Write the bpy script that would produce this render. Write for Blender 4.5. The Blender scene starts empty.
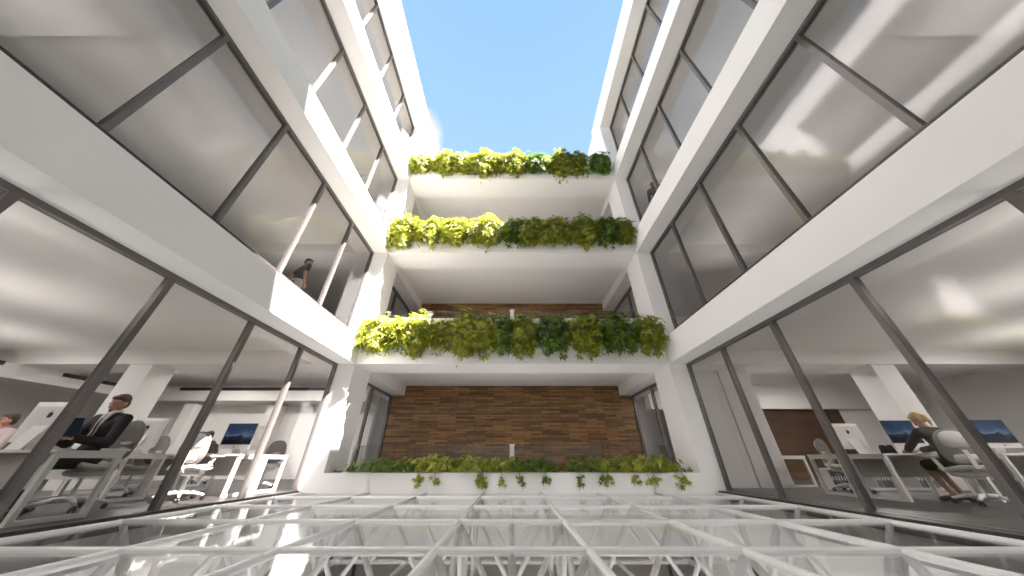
import bpy, bmesh, math, random
from mathutils import Vector, Matrix
random.seed(7)
PI = math.pi
scene = bpy.context.scene
C = scene.collection
V = Vector

# ------------------------------------------------------------------ materials
def nm(name):
    m = bpy.data.materials.new(name); m.use_nodes = True
    nt = m.node_tree
    return m, nt, nt.nodes, nt.links, nt.nodes['Principled BSDF']

def plain(name, col, rough=0.5, metal=0.0, var=0.04, scale=6.0, bump=0.0, spec=0.5):
    m, nt, N, L, b = nm(name)
    tc = N.new('ShaderNodeTexCoord')
    no = N.new('ShaderNodeTexNoise'); no.inputs['Scale'].default_value = scale; no.inputs['Detail'].default_value = 4
    L.new(tc.outputs['Object'], no.inputs['Vector'])
    mx = N.new('ShaderNodeMix'); mx.data_type = 'RGBA'
    mx.inputs['A'].default_value = (*[max(0, c*(1-var)) for c in col], 1)
    mx.inputs['B'].default_value = (*[min(1, c*(1+var)) for c in col], 1)
    L.new(no.outputs['Fac'], mx.inputs['Factor'])
    L.new(mx.outputs['Result'], b.inputs['Base Color'])
    b.inputs['Roughness'].default_value = rough; b.inputs['Metallic'].default_value = metal
    b.inputs['Specular IOR Level'].default_value = spec
    if bump:
        bp = N.new('ShaderNodeBump'); bp.inputs['Strength'].default_value = bump; bp.inputs['Distance'].default_value = 0.01
        L.new(no.outputs['Fac'], bp.inputs['Height']); L.new(bp.outputs['Normal'], b.inputs['Normal'])
    return m

def glass(name, tint, f0=0.05, rough=0.03, power=4.0, wob=0.0, facemax=0.75):
    m, nt, N, L, b = nm(name)
    N.remove(b)
    out = N['Material Output']
    tr = N.new('ShaderNodeBsdfTransparent'); tr.inputs['Color'].default_value = (*tint, 1)
    gl = N.new('ShaderNodeBsdfGlossy'); gl.inputs['Roughness'].default_value = rough
    gl.inputs['Color'].default_value = (.95, .96, .97, 1)
    lw = N.new('ShaderNodeLayerWeight'); lw.inputs['Blend'].default_value = 0.5
    pw = N.new('ShaderNodeMath'); pw.operation = 'POWER'; pw.inputs[1].default_value = power
    L.new(lw.outputs['Facing'], pw.inputs[0])
    mr = N.new('ShaderNodeMapRange'); mr.inputs['To Min'].default_value = f0; mr.inputs['To Max'].default_value = facemax
    L.new(pw.outputs[0], mr.inputs['Value'])
    ms = N.new('ShaderNodeMixShader')
    L.new(mr.outputs['Result'], ms.inputs['Fac']); L.new(tr.outputs[0], ms.inputs[1]); L.new(gl.outputs[0], ms.inputs[2])
    L.new(ms.outputs[0], out.inputs['Surface'])
    if wob:
        tc = N.new('ShaderNodeTexCoord'); no = N.new('ShaderNodeTexNoise'); no.inputs['Scale'].default_value = 0.9
        bp = N.new('ShaderNodeBump'); bp.inputs['Strength'].default_value = wob; bp.inputs['Distance'].default_value = 0.02
        L.new(tc.outputs['Object'], no.inputs['Vector']); L.new(no.outputs['Fac'], bp.inputs['Height']); L.new(bp.outputs['Normal'], gl.inputs['Normal'])
    return m

def planks(name, c1, c2, mortar, axes, row, width, rough=0.45, grain=0.35):
    m, nt, N, L, b = nm(name)
    tc = N.new('ShaderNodeTexCoord'); sp = N.new('ShaderNodeSeparateXYZ'); cb = N.new('ShaderNodeCombineXYZ')
    L.new(tc.outputs['Object'], sp.inputs[0])
    L.new(sp.outputs[axes[0]], cb.inputs['X']); L.new(sp.outputs[axes[1]], cb.inputs['Y'])
    br = N.new('ShaderNodeTexBrick'); br.offset = 0.37; br.squash = 1.0
    br.inputs['Color1'].default_value = (*c1, 1); br.inputs['Color2'].default_value = (*c2, 1); br.inputs['Mortar'].default_value = (*mortar, 1)
    br.inputs['Scale'].default_value = 1; br.inputs['Mortar Size'].default_value = 0.006
    br.inputs['Brick Width'].default_value = width; br.inputs['Row Height'].default_value = row
    L.new(cb.outputs[0], br.inputs['Vector'])
    mp = N.new('ShaderNodeMapping'); mp.inputs['Scale'].default_value = (1.6, 26, 1)
    L.new(cb.outputs[0], mp.inputs['Vector'])
    no = N.new('ShaderNodeTexNoise'); no.inputs['Scale'].default_value = 2.2; no.inputs['Detail'].default_value = 6
    L.new(mp.outputs[0], no.inputs['Vector'])
    mr = N.new('ShaderNodeMapRange'); mr.inputs['From Min'].default_value = .25; mr.inputs['From Max'].default_value = .75
    mr.inputs['To Min'].default_value = 1-grain; mr.inputs['To Max'].default_value = 1+grain
    L.new(no.outputs['Fac'], mr.inputs['Value'])
    mu = N.new('ShaderNodeMix'); mu.data_type = 'RGBA'; mu.blend_type = 'MULTIPLY'; mu.inputs['Factor'].default_value = 1
    L.new(br.outputs['Color'], mu.inputs['A']); L.new(mr.outputs['Result'], mu.inputs['B'])
    L.new(mu.outputs['Result'], b.inputs['Base Color']); b.inputs['Roughness'].default_value = rough
    bp = N.new('ShaderNodeBump'); bp.inputs['Strength'].default_value = .25; bp.inputs['Distance'].default_value = .01
    L.new(br.outputs['Fac'], bp.inputs['Height']); bp.invert = True; L.new(bp.outputs['Normal'], b.inputs['Normal'])
    return m

def leafmat(name, cols):
    m, nt, N, L, b = nm(name)
    ge = N.new('ShaderNodeNewGeometry'); rp = N.new('ShaderNodeValToRGB')
    el = rp.color_ramp.elements
    el[0].color = (*cols[0], 1); el[1].color = (*cols[-1], 1)
    for i, c in enumerate(cols[1:-1]):
        e = el.new((i+1)/(len(cols)-1)); e.color = (*c, 1)
    L.new(ge.outputs['Random Per Island'], rp.inputs['Fac']); L.new(rp.outputs['Color'], b.inputs['Base Color'])
    b.inputs['Roughness'].default_value = .34
    tl = N.new('ShaderNodeBsdfTranslucent'); L.new(rp.outputs['Color'], tl.inputs['Color'])
    ms = N.new('ShaderNodeMixShader'); ms.inputs['Fac'].default_value = .38
    L.new(b.outputs[0], ms.inputs[1]); L.new(tl.outputs[0], ms.inputs[2]); L.new(ms.outputs[0], N['Material Output'].inputs['Surface'])
    return m

def screenmat():
    m, nt, N, L, b = nm('screen_picture')
    tc = N.new('ShaderNodeTexCoord'); sp = N.new('ShaderNodeSeparateXYZ'); L.new(tc.outputs['Generated'], sp.inputs[0])
    no = N.new('ShaderNodeTexNoise'); no.inputs['Scale'].default_value = 2.3; no.inputs['Detail'].default_value = 3
    L.new(tc.outputs['Generated'], no.inputs['Vector'])
    ad = N.new('ShaderNodeMath'); ad.operation = 'MULTIPLY_ADD'; ad.inputs[1].default_value = .7
    L.new(no.outputs['Fac'], ad.inputs[0]); L.new(sp.outputs['Z'], ad.inputs[2])
    rp = N.new('ShaderNodeValToRGB'); el = rp.color_ramp.elements
    el[0].position = .45; el[0].color = (.004, .006, .014, 1); el[1].position = 1.3; el[1].color = (.02, .05, .12, 1)
    e = el.new(.72); e.color = (.012, .02, .045, 1); e = el.new(.76); e.color = (.10, .16, .26, 1); e = el.new(.9); e.color = (.03, .07, .15, 1)
    L.new(ad.outputs[0], rp.inputs['Fac'])
    L.new(rp.outputs['Color'], b.inputs['Base Color']); L.new(rp.outputs['Color'], b.inputs['Emission Color'])
    b.inputs['Emission Strength'].default_value = .2; b.inputs['Roughness'].default_value = .15
    return m

M = {}
M['white'] = plain('white_render', (.86, .845, .835), .75, var=.015, scale=2.5, bump=.03)
M['ceil'] = plain('white_ceiling', (.82, .80, .78), .85, var=.01, scale=1.5)
M['office'] = plain('office_wall_paint', (.80, .785, .77), .8, var=.01, scale=1.5)
M['frame'] = plain('grey_anodised_metal', (.15, .135, .13), .35, .25, var=.06, scale=3)
M['dark'] = plain('dark_vent', (.015, .013, .012), .8)
M['glass'] = glass('window_glass', (.86, .855, .85), .028, .06, 4.2, .02, .45)
M['rail_glass'] = glass('balustrade_glass', (.90, .91, .91), .03, .01, 4)
M['floor_glass'] = glass('skylight_glass', (.90, .91, .91), .05, .03, 5.0, .01, .36)
M['wood'] = planks('wood_cladding', (.37, .195, .07), (.115, .056, .02), (.03, .016, .008), ('X', 'Z'), .075, .75, grain=.5)
M['wood_dark'] = planks('dark_wood_cladding', (.085, .045, .025), (.055, .028, .016), (.02, .01, .006), ('X', 'Z'), .28, 2.2)
M['floor'] = planks('grey_wood_floor', (.060, .052, .048), (.034, .030, .028), (.018, .016, .015), ('X', 'Y'), .18, 1.6, .38, .3)
M['stone'] = plain('pale_stone_floor', (.52, .48, .44), .5, var=.08, scale=1.2)
M['steel'] = plain('white_painted_steel', (.82, .81, .80), .35, 0, var=.01)
M['soil'] = plain('planter_soil', (.06, .04, .025), .95, var=.4, scale=20, bump=.6)
M['stem'] = plain('woody_stem', (.10, .075, .04), .8, var=.3, scale=20)
M['plastic'] = plain('white_plastic', (.80, .79, .78), .35, var=.01)
M['desk'] = plain('white_desk_laminate', (.78, .77, .755), .35, var=.01)
M['panel'] = plain('pale_grey_panel', (.58, .56, .54), .6, var=.02)
M['mesh'] = plain('grey_mesh_fabric', (.26, .245, .235), .8, var=.1, scale=120, bump=.3)
M['pad'] = plain('white_cushion', (.72, .705, .69), .7, var=.02, scale=60, bump=.1)
M['black'] = plain('black_plastic', (.012, .012, .014), .3)
M['alu'] = plain('pale_aluminium', (.72, .71, .70), .3, .1, var=.01)
M['screen'] = screenmat()
M['skin'] = plain('skin', (.52, .27, .17), .5, var=.06, scale=14)
M['skin_tan'] = plain('tanned_skin', (.50, .24, .155), .5, var=.06, scale=14)
M['skin_dark'] = plain('brown_skin', (.27, .14, .09), .5, var=.06, scale=14)
M['lips'] = plain('lips', (.38, .12, .09), .45)
M['eye'] = plain('eye_white', (.75, .73, .70), .2)
M['iris'] = plain('dark_iris', (.03, .02, .015), .2)
M['hair_brown'] = plain('reddish_brown_hair', (.075, .022, .014), .5, var=.35, scale=40, bump=.4)
M['hair_blonde'] = plain('blonde_hair', (.62, .43, .20), .45, var=.3, scale=40, bump=.4)
M['hair_dark'] = plain('dark_hair', (.018, .014, .012), .5, var=.3, scale=40, bump=.4)
M['suit'] = plain('charcoal_suit_cloth', (.018, .017, .018), .8, var=.2, scale=50, bump=.15)
M['shirt'] = plain('white_shirt_cloth', (.72, .71, .72), .8, var=.03, scale=40, bump=.1)
M['pink'] = plain('pale_pink_cloth', (.60, .50, .50), .8, var=.04, scale=40, bump=.1)
M['tie'] = plain('dark_tie_silk', (.014, .013, .02), .4)
M['grey_dress'] = plain('dark_grey_dress_cloth', (.034, .031, .031), .8, var=.1, scale=50, bump=.15)
M['tee'] = plain('black_cotton', (.022, .02, .02), .85, var=.1, scale=40, bump=.15)
M['chino'] = plain('pale_trouser_cloth', (.62, .59, .54), .85, var=.04, scale=40, bump=.15)
M['shoe'] = plain('black_shoe_leather', (.012, .011, .012), .3)
M['blue'] = plain('navy_blue_card', (.035, .085, .16), .5, var=.05)
M['redbook'] = plain('dull_red_cover', (.20, .06, .05), .6)
M['greybook'] = plain('grey_cover', (.20, .19, .19), .6)
M['leaf_y'] = leafmat('yellow_green_leaves', [(.19, .25, .02), (.33, .36, .035), (.44, .43, .05), (.26, .33, .032)])
M['leaf_m'] = leafmat('mid_green_leaves', [(.14, .21, .02), (.27, .32, .025), (.38, .38, .032), (.19, .26, .022)])
M['leaf_d'] = leafmat('deep_green_leaves', [(.06, .13, .018), (.11, .20, .02), (.18, .24, .02), (.08, .15, .018)])

# ------------------------------------------------------------------ mesh helpers
def box(bm, x0, x1, y0, y1, z0, z1, bev=0):
    g = bmesh.ops.create_cube(bm, size=1)
    vs = g['verts']
    for v in vs:
        v.co = V(((x0+x1)/2+v.co.x*(x1-x0), (y0+y1)/2+v.co.y*(y1-y0), (z0+z1)/2+v.co.z*(z1-z0)))
    if bev:
        es = list({e for v in vs for e in v.link_edges})
        bmesh.ops.bevel(bm, geom=es, offset=bev, segments=2, affect='EDGES', profile=.6)
    return bm

def tube(bm, p, q, r, r2=None, n=10, cap=True):
    p, q = V(p), V(q); d = q-p
    if d.length < 1e-6: return bm
    r2 = r if r2 is None else r2
    ro = d.to_track_quat('Z', 'Y').to_matrix().to_4x4()
    bmesh.ops.create_cone(bm, cap_ends=cap, cap_tris=False, segments=n, radius1=r, radius2=r2, depth=d.length,
                          matrix=Matrix.Translation((p+q)/2) @ ro)
    return bm

def path(bm, pts, r, n=8):
    for a, b in zip(pts[:-1], pts[1:]): tube(bm, a, b, r, n=n)
    for p in pts[1:-1]: ball(bm, p, (r, r, r), n, max(4, n//2))
    return bm

def ball(bm, c, rad, u=12, v=8, rot=None):
    mt = Matrix.Translation(V(c)) @ (rot.to_4x4() if rot is not None else Matrix.Identity(4)) @ Matrix.Diagonal((*rad, 1))
    bmesh.ops.create_uvsphere(bm, u_segments=u, v_segments=v, radius=1, matrix=mt)
    return bm

def bar(bm, p, q, w, h, up=(0, 0, 1)):
    """rectangular bar from p to q, w across, h along up"""
    p, q = V(p), V(q); d = (q-p); l = d.length; d.normalize()
    s = d.cross(V(up)).normalized(); u = s.cross(d).normalized()
    g = bmesh.ops.create_cube(bm, size=1)
    for v in g['verts']:
        c = v.co.copy(); v.co = (p+q)/2 + d*c.x*l + s*c.y*w + u*c.z*h
    return bm

def prism(bm, pts, y0, y1):
    """outline pts (x,z) extruded from y0 to y1"""
    a = [bm.verts.new((x, y0, z)) for x, z in pts]; b = [bm.verts.new((x, y1, z)) for x, z in pts]
    bm.faces.new(a); bm.faces.new(b[::-1]); n = len(pts)
    for i in range(n): bm.faces.new((a[i], b[i], b[(i+1) % n], a[(i+1) % n]))
    bmesh.ops.recalc_face_normals(bm, faces=bm.faces)
    return bm

def nb(): return bmesh.new()

def obj(name, bm, mat, parent=None, smooth=False, loc=None):
    me = bpy.data.meshes.new(name)
    if smooth:
        for f in bm.faces: f.smooth = True
    bm.to_mesh(me); bm.free()
    if mat: me.materials.append(M[mat])
    o = bpy.data.objects.new(name, me); C.objects.link(o)
    if parent: o.parent = parent
    if loc: o.location = loc
    return o

def struct(name, bm, mat, parent=None):
    o = obj(name, bm, mat, parent)
    if not parent: o['kind'] = 'structure'
    return o

def tag(o, label, cat, group=None):
    o['label'] = label; o['category'] = cat
    if group: o['group'] = group
    return o

def thing(name, label, cat, loc=(0, 0, 0), rotz=0, group=None):
    o = bpy.data.objects.new(name, None); C.objects.link(o)
    o.empty_display_size = .1
    o.location = loc; o.rotation_euler = (0, 0, rotz)
    return tag(o, label, cat, group)

def kids(o): return [c for c in C.objects if c.parent == o]
def dup(root, loc, rotz, label, group=None):
    r = root.copy(); C.objects.link(r); r.location = loc; r.rotation_euler = (0, 0, rotz)
    r['label'] = label
    if group: r['group'] = group
    for ch in kids(root):
        c = ch.copy(); C.objects.link(c); c.parent = r
        for g in kids(ch):
            d = g.copy(); C.objects.link(d); d.parent = c
    return r

# ------------------------------------------------------------------ the building
KU, K0, K1, KB, KH = 13, 19, 95, 40, 115
EYE = 0.60
G = 4.97          # glass plane
FX = 4.43         # face of the side spandrels
YB = 7.92         # face of the back balconies
YP = 8.90         # back of pillars and planter beams
YW = 12.49        # wood wall
YF = -0.50        # front facade behind the viewpoint
XO = 17.0         # outer walls of the offices
YE = 14.0
S = 4.0
HEAD = 2.86
ROOF = 16.2
BAYS = [YF, .43, 1.92, 3.45, 4.95, 6.43, 7.92]
wn = [0]

def window(axis_x, y0, y1, z0, z1, sx, first=False, t=.055, dep=.10):
    """glazed bay in a plane x = const"""
    wn[0] += 1
    bm = nb()
    xi, xo = sorted((axis_x - sx*dep/2, axis_x + sx*dep/2))
    box(bm, xi, xo, y0, y1, z1-.07, z1)            # head rail
    box(bm, xi, xo, y0, y1, z0, z0+.07)            # sill rail
    box(bm, xi, xo, y1-t, y1, z0+.07, z1-.07)      # right stile
    if first: box(bm, xi, xo, y0, y0+t, z0+.07, z1-.07)
    else: box(bm, xi, xo, y0, y0+t*.35, z0+.07, z1-.07)
    w = struct('window_%d' % wn[0], bm, 'frame')
    p = nb(); box(p, axis_x-.006, axis_x+.006, y0+(.02 if not first else t), y1-t, z0+.07, z1-.07)
    obj('pane', p, 'glass', w)
    return w

for side, sx in (('left', -1), ('right', 1)):
    def bx(bm, xa, xb, *a): return box(bm, *sorted((sx*xa, sx*xb)), *a)
    for k in range(-1, 4):
        F = S*k
        top = F+3.63 if k < 3 else ROOF
        # projecting spandrel band
        struct('wall_'+side, bx(nb(), FX, G+.1, YF, YB, F+2.92, top), 'white')
        # edge beam and slab
        struct('trim_%d' % (10*(k+2)+(0 if sx < 0 else 5)), bx(nb(), G+.1, 5.55, YF-2.5, YE, F+2.88, (F+3.88 if k < 3 else ROOF)), 'ceil')
        struct('ceiling', bx(nb(), 5.55, XO, YF-2.5, YE, F+3.31, F+3.88), 'ceil')
        struct('floor', bx(nb(), G-.06, XO, YF-2.5, YE, F-.12, F), 'floor')
        struct('wall_'+side, bx(nb(), 5.1, XO, YF-2.7, YF-2.5, F, F+3.31), 'office')
        struct('wall_'+side, bx(nb(), 5.6, XO, YE, YE+.2, F, F+3.31), 'office')
        # beam across the office on the pillar line and on the wood wall line
        for yb0, yb1 in ((YB, YP), (1.3, 1.9)):
            struct('trim_%d' % (100+10*(k+2)), bx(nb(), 5.55, XO, yb0, yb1, F+2.92, F+3.31), 'ceil')
        # column inside the office
        struct('trim_%d' % (200+10*(k+2)), bx(nb(), 10.2, 10.85, YB+.05, 8.6, F, F+2.92), 'office')
        # outer facade: sill wall, left open above on most floors to let daylight in
        struct('wall_'+side, bx(nb(), XO, XO+.25, YF-2.5, YE, F, F+(1.0 if k != 0 else 3.31)), 'office')
        for i in range(len(BAYS)-1):
            if k == -1 and i < 2: continue
            window(sx*G, BAYS[i], BAYS[i+1], F-(.11 if k > 0 else .065 if k == 0 else 0), F+HEAD+.06, sx, i == 0)
        # balcony side glazing
        window(sx*5.09, YP, 10.7, F, F+2.92, sx, True, .05)
        window(sx*5.09, 10.7, YW, F, F+2.92, sx, False, .05)
        # side beam over the balcony, running back to the wood wall
        struct('trim_%d' % (300+10*(k+2)+(0 if sx < 0 else 5)), bx(nb(), 4.53, G+.1, YP, YW+.2, F+2.92, (F+3.88 if k < 3 else ROOF)), 'white')
    struct('wall_'+side, bx(nb(), FX, G+.06, YB, YP, -4, ROOF), 'white')      # corner pillar
    struct('wall_'+side, bx(nb(), XO-.3, XO+.25, YF-2.7, YE+.2, 14.9, 15.6), 'white')
    struct('floor', bx(nb(), 4.72 if sx > 0 else 4.88, G-.05, YF, YB, -.16, 0), 'floor')          # strip outside the glass

for k in range(-1, 4):
    F = S*k
    if k < 3:
        struct('wall_back', box(nb(), -FX, FX, YB, YB+.14, F+2.92, F+4.34), 'white')
        struct('wall_back', box(nb(), -FX, FX, YP-.14, YP, F+2.92, F+4.34), 'white')
        struct('wall_back', box(nb(), -FX, FX, YB+.14, YP-.14, F+2.92, F+4.12), 'white')
        tag(obj('planter_soil', box(nb(), -FX+.01, FX-.01, YB+.15, YP-.15, F+4.12, F+4.24), 'soil'),
            'dark soil filling the planter trough ' + ['below the skylight', 'of the planter one floor up', 'of the planter two floors up', 'of the topmost planter'][k+1], 'soil')['kind'] = 'stuff'
        struct('ceiling', box(nb(), -4.53, 4.53, YP, YW, F+3.31, F+3.9), 'ceil')
        struct('floor', box(nb(), -4.53, 4.53, YP, YW, F+3.9, F+4.0), 'floor')
        struct('wall_back', box(nb(), -5.1, 5.1, YW, YW+.2, F, F+3.31), 'wood' if k >= 0 else 'office')
        struct('wall_back', box(nb(), -5.1, 5.1, YW+.2, YW+.3, F, F+4.0), 'white')
# soil object of the ground planter uses the k = -1 pass; lower hall floor
struct('floor', box(nb(), -G, G, YF, YW, -4.2, -4.0), 'stone')
# front facade behind the viewpoint
struct('wall_front', box(nb(), -XO, XO, YF-.4, YF, -4, 17.2), 'white')

# right office back wall: wood cladding, bulkhead, and white core wall with a slot
struct('wall_right', box(nb(), 6.4, 12.7, 12.42, 12.52, 0, 2.36), 'wood_dark')
struct('trim_401', box(nb(), 5.6, 16.9, 12.2, 12.6, 2.36, 3.31), 'ceil')
struct('door_1', box(nb(), 12.85, 13.35, 12.44, 12.52, 0, 2.36), 'wood_dark')
struct('wall_right', box(nb(), 13.35, 16.9, 12.42, 12.6, 0, 2.36), 'office')
cw = nb(); box(cw, 5.45, 6.2, 8.62, 8.9, 0, 2.92); box(cw, 6.25, 7.1, 8.62, 8.9, 0, 2.92); box(cw, 6.2, 6.25, 8.7, 8.9, 0, 2.92)
struct('wall_right', cw, 'office')
# left office: perimeter bulkhead with dark slot vents
struct('trim_402', box(nb(), -15.2, -14.0, 2, 11.5, 2.55, 2.92), 'ceil')
struct('trim_403', box(nb(), -14.0, -5.6, 11.5, 12.4, 2.55, 3.03), 'ceil')
def vent(label, b):
    t = thing('slot_vent', label, 'vent')
    o = obj('vent_frame', box(nb(), *b), 'dark', t)
vent('long dark slot vent in the left office bulkhead nearest the glass mullions', (-13.0, -5.8, 11.47, 11.5, 2.92, 3.03))
vent('dark slot vent behind the seated man in the dark suit', (-14.0, -13.97, 8.9, 11.3, 2.82, 2.93))
vent('short dark slot vent at the far left edge of the left office', (-14.0, -13.97, 6.2, 7.7, 2.82, 2.93))
struct('wall_left', box(nb(), -16.9, -5.6, 12.4, 12.6, 0, 3.31), 'office')
struct('wall_left', box(nb(), -12.6, -12.2, 11.6, 12.4, 0, 2.45), 'office')
struct('trim_404', box(nb(), -9.6, -9.2, 11.9, 12.4, 0, 2.45), 'office')

# ------------------------------------------------------------------ skylight and space frame below the viewpoint
ZG = -0.062
sk = tag(obj('skylight', box(nb(), -4.88, 4.72, YF, YB, ZG, ZG+.015), 'floor_glass'),
         'clear reflective glass skylight covering the white space frame in the courtyard floor', 'skylight')
sf = thing('space_frame', 'white steel tube space frame carrying the skylight glass', 'truss', (0, 0, -.055))
xs = [-4.8, -3.27, -1.95, -.65, .65, 1.95, 3.27, 4.66]
ys = [.57, 1.87, 3.17, 4.47, 5.77, 7.07]
zb = -.95
for x in xs: obj('top_chord', tube(nb(), (x, YF, 0), (x, YB-.002, 0), .031, n=14), 'steel', sf, True)
for y in ys: obj('cross_chord', tube(nb(), (-4.86, y, 0), (4.7, y, 0), .031, n=14), 'steel', sf, True)
xm = [(a+b)/2 for a, b in zip(xs[:-1], xs[1:])]
ym = [(a+b)/2 for a, b in zip(ys[:-1], ys[1:])] + [7.6]
for x in xs[1:-1]: obj('bottom_chord', tube(nb(), (x, YF, zb), (x, YB-.05, zb), .033, n=10), 'steel', sf, True)
for y in ys: obj('lower_cross_chord', tube(nb(), (-4.4, y, zb), (4.4, y, zb), .033, n=10), 'steel', sf, True)
dg = []
for y in ys:                                         # cross trusses: zigzag and posts under each cross chord
    for i, x in enumerate(xm):
        dg += [((xs[i], y, 0), (x, y, zb)), ((xs[i+1], y, 0), (x, y, zb))]
    dg.append(((0, y, 0), (0, y, zb)))
for x in (xs[1], xs[3], xs[4], xs[6]):               # long trusses under the long chords
    for j, y in enumerate(ym[:-1]):
        dg += [((x, ys[j], 0), (x, y, zb)), ((x, ys[j+1], 0), (x, y, zb))]
dg.sort(key=lambda d: V(d[0]).length)
for a, b in dg[:100]: obj('diagonal_tube', tube(nb(), a, b, .033, n=10), 'steel', sf, True)
rest = nb()
for a, b in dg[100:]: tube(rest, a, b, .033, n=8)
ro = obj('diagonal_tubes', rest, 'steel', sf, True); ro['kind'] = 'stuff'

# ------------------------------------------------------------------ balustrades on the balconies
floors = ['ground-level balcony', 'balcony one floor up', 'balcony two floors up', 'topmost terrace']
for k in range(0, 4):
    F = S*k
    for sx, sd in ((-1, 'left'), (1, 'right')):
        t = thing('glass_balustrade', 'clear frameless glass balustrade on the %s half of the %s' % (sd, floors[k]), 'balustrade', (0, 8.6, F+.12))
        xa, xb = sorted((sx*.09, sx*4.2))
        obj('front_panel', box(nb(), xa, xb, 0, .014, 0, .82), 'rail_glass', t)
        xa, xb = sorted((sx*4.2, sx*4.214))
        obj('return_panel', box(nb(), xa, xb, .016, .62, 0, .82), 'rail_glass', t)
        obj('clamp_rail', box(nb(), *sorted((sx*.09, sx*4.2)), -.02, .034, -.03, .05), 'alu', t)
    t = thing('rail_post', 'white square post between the glass panels on the %s' % floors[k], 'post', (0, 8.6, F+.10))
    obj('shaft', box(nb(), -.06, .06, -.07, .08, 0, .84, .01), 'steel', t)
    obj('cap', box(nb(), -.08, .08, -.075, .085, .84, .86, .006), 'steel', t)
for x, lab in ((-2.6, 'white box seat behind the left planting on the balcony one floor up'), (2.55, 'white box seat behind the right planting on the balcony one floor up')):
    t = thing('box_seat', lab, 'seat', (x, 9.6, 4.0))
    b = nb(); box(b, -.3, .3, -.3, .3, 0, .72, .02); obj('carcass', b, 'plastic', t)
    obj('cushion', box(nb(), -.29, .29, -.29, .29, .72, .8, .03), 'pad', t)

# ------------------------------------------------------------------ shrubs
def leaf(bm, c, nrm, tip, s):
    """five-lobed leaf"""
    nrm = nrm.normalized(); t = (tip - nrm*tip.dot(nrm))
    if t.length < 1e-4: t = nrm.orthogonal()
    t.normalize(); w = nrm.cross(t)
    c0 = bm.verts.new(c)
    prev = None; vs = []
    for a, l in ((-1.9, .55), (-1.35, .28), (-.95, .85), (-.48, .34), (0, 1.0), (.48, .34), (.95, .85), (1.35, .28), (1.9, .55)):
        p = c + (t*math.cos(a) + w*math.sin(a))*s*l - nrm*s*(.22*l*l)
        vs.append(bm.verts.new(p))
    for a, b in zip(vs[:-1], vs[1:]): bm.faces.new((c0, a, b))

def shrub_mesh(rng, rx, ry, rz, n, droop, size, lean=0.0):
    bm = nb()
    for i in range(n):
        while True:
            d = V((rng.gauss(0, 1), rng.gauss(0, 1), rng.gauss(0, 1))).normalized()
            if d.y < .75: break
        k = rng.uniform(.55, 1.0)
        lump = 1 + .16*math.sin(d.x*7+rx*9) + .14*math.sin(d.z*6+d.y*5+rx*5)
        p = V((d.x*rx, d.y*ry, d.z*rz))*k*lump
        if rng.random() < droop and d.z < .2:
            p.z -= rng.uniform(.05, .32)*rz*1.3
        nr = (d*V((1, 1, 1)).length*.55 + V((0, -.35, .75)) + V((rng.uniform(-.9, .9), rng.uniform(-.9, .9), rng.uniform(-.7, .7))))
        leaf(bm, p, nr, d + V((rng.uniform(-.5, .5), -.2, -.7)), size*rng.uniform(.6, 1.4))
    return bm

def stem_mesh(rng, rx, ry, rz, n=9):
    bm = nb()
    for i in range(n):
        a = rng.uniform(-1, 1)
        p0 = V((0, .38, .20)); p1 = V((a*rx*.45, .05, rz*rng.uniform(.2, .5))); p2 = V((a*rx*.8, -ry*rng.uniform(.2, .75), rz*rng.uniform(-.5, .5)))
        path(bm, [p0, p1, p2], .009, 5)
    ball(bm, (0, .38, .20), (.03, .03, .06), 8, 6)
    return bm

ordw = ['leftmost', 'second from the left', 'third from the left', 'fourth from the left', 'fifth from the left', 'sixth from the left', 'seventh from the left',
        'eighth from the left', 'ninth from the left', 'tenth from the left']
tones = {'y': 'bright yellow-green', 'm': 'mid-green', 'd': 'deep green'}
rows = {   # (centre x, half width, tone, height factor)
 1: [(-3.95, .62, 'y', .9), (-2.85, .72, 'y', 1.02), (-1.3, .92, 'y', 1.12), (-.23, .35, 'd', .9), (.35, .46, 'm', 1.0), (1.22, .52, 'd', .95), (2.2, .58, 'm', .98), (3.1, .55, 'd', .98), (4.0, .45, 'm', .9)],
 2: [(-4.0, .62, 'y', 1.12), (-3.05, .55, 'y', .9), (-2.1, .6, 'y', .92), (-.92, .78, 'y', 1.02), (-.0, .36, 'd', .85), (.6, .52, 'm', 1.0), (1.45, .62, 'm', .98), (2.6, .75, 'm', 1.1), (3.45, .48, 'd', .95), (4.1, .42, 'm', .85)],
 3: [(-4.0, .55, 'm', .85), (-2.75, .95, 'y', .98), (-1.2, .8, 'y', 1.12), (.1, .75, 'y', 1.02), (1.05, .5, 'd', .85), (2.35, 1.0, 'm', 1.15), (3.9, .5, 'd', .9)]}
planters = {0: 'courtyard floor planter', 1: 'planter one floor up', 2: 'planter two floors up', 3: 'topmost planter'}
for k, lst in rows.items():
    Z = S*k-.08
    for i, (x, w, tn, hf) in enumerate(lst):
        rng = random.Random(100*k+i)
        o = ordw[i] if i < len(lst)-1 else 'rightmost'
        t = thing('leafy_shrub', '%s leafy shrub, %s on the %s' % (tones[tn], o.replace(' from the left', ' from left'), planters[k]), 'shrub', (x, 8.02, Z), 0, 'shrubs on the '+planters[k])
        rz = .60*hf
        bm = shrub_mesh(rng, w*1.06, .46, rz, int(1150*w*hf), .35, .165)
        for v in bm.verts: v.co += V((0, -.22, -.10))
        obj('foliage', bm, 'leaf_'+tn, t)
        sm = stem_mesh(rng, w, .5, rz); obj('stem', sm, 'stem', t)
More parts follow.
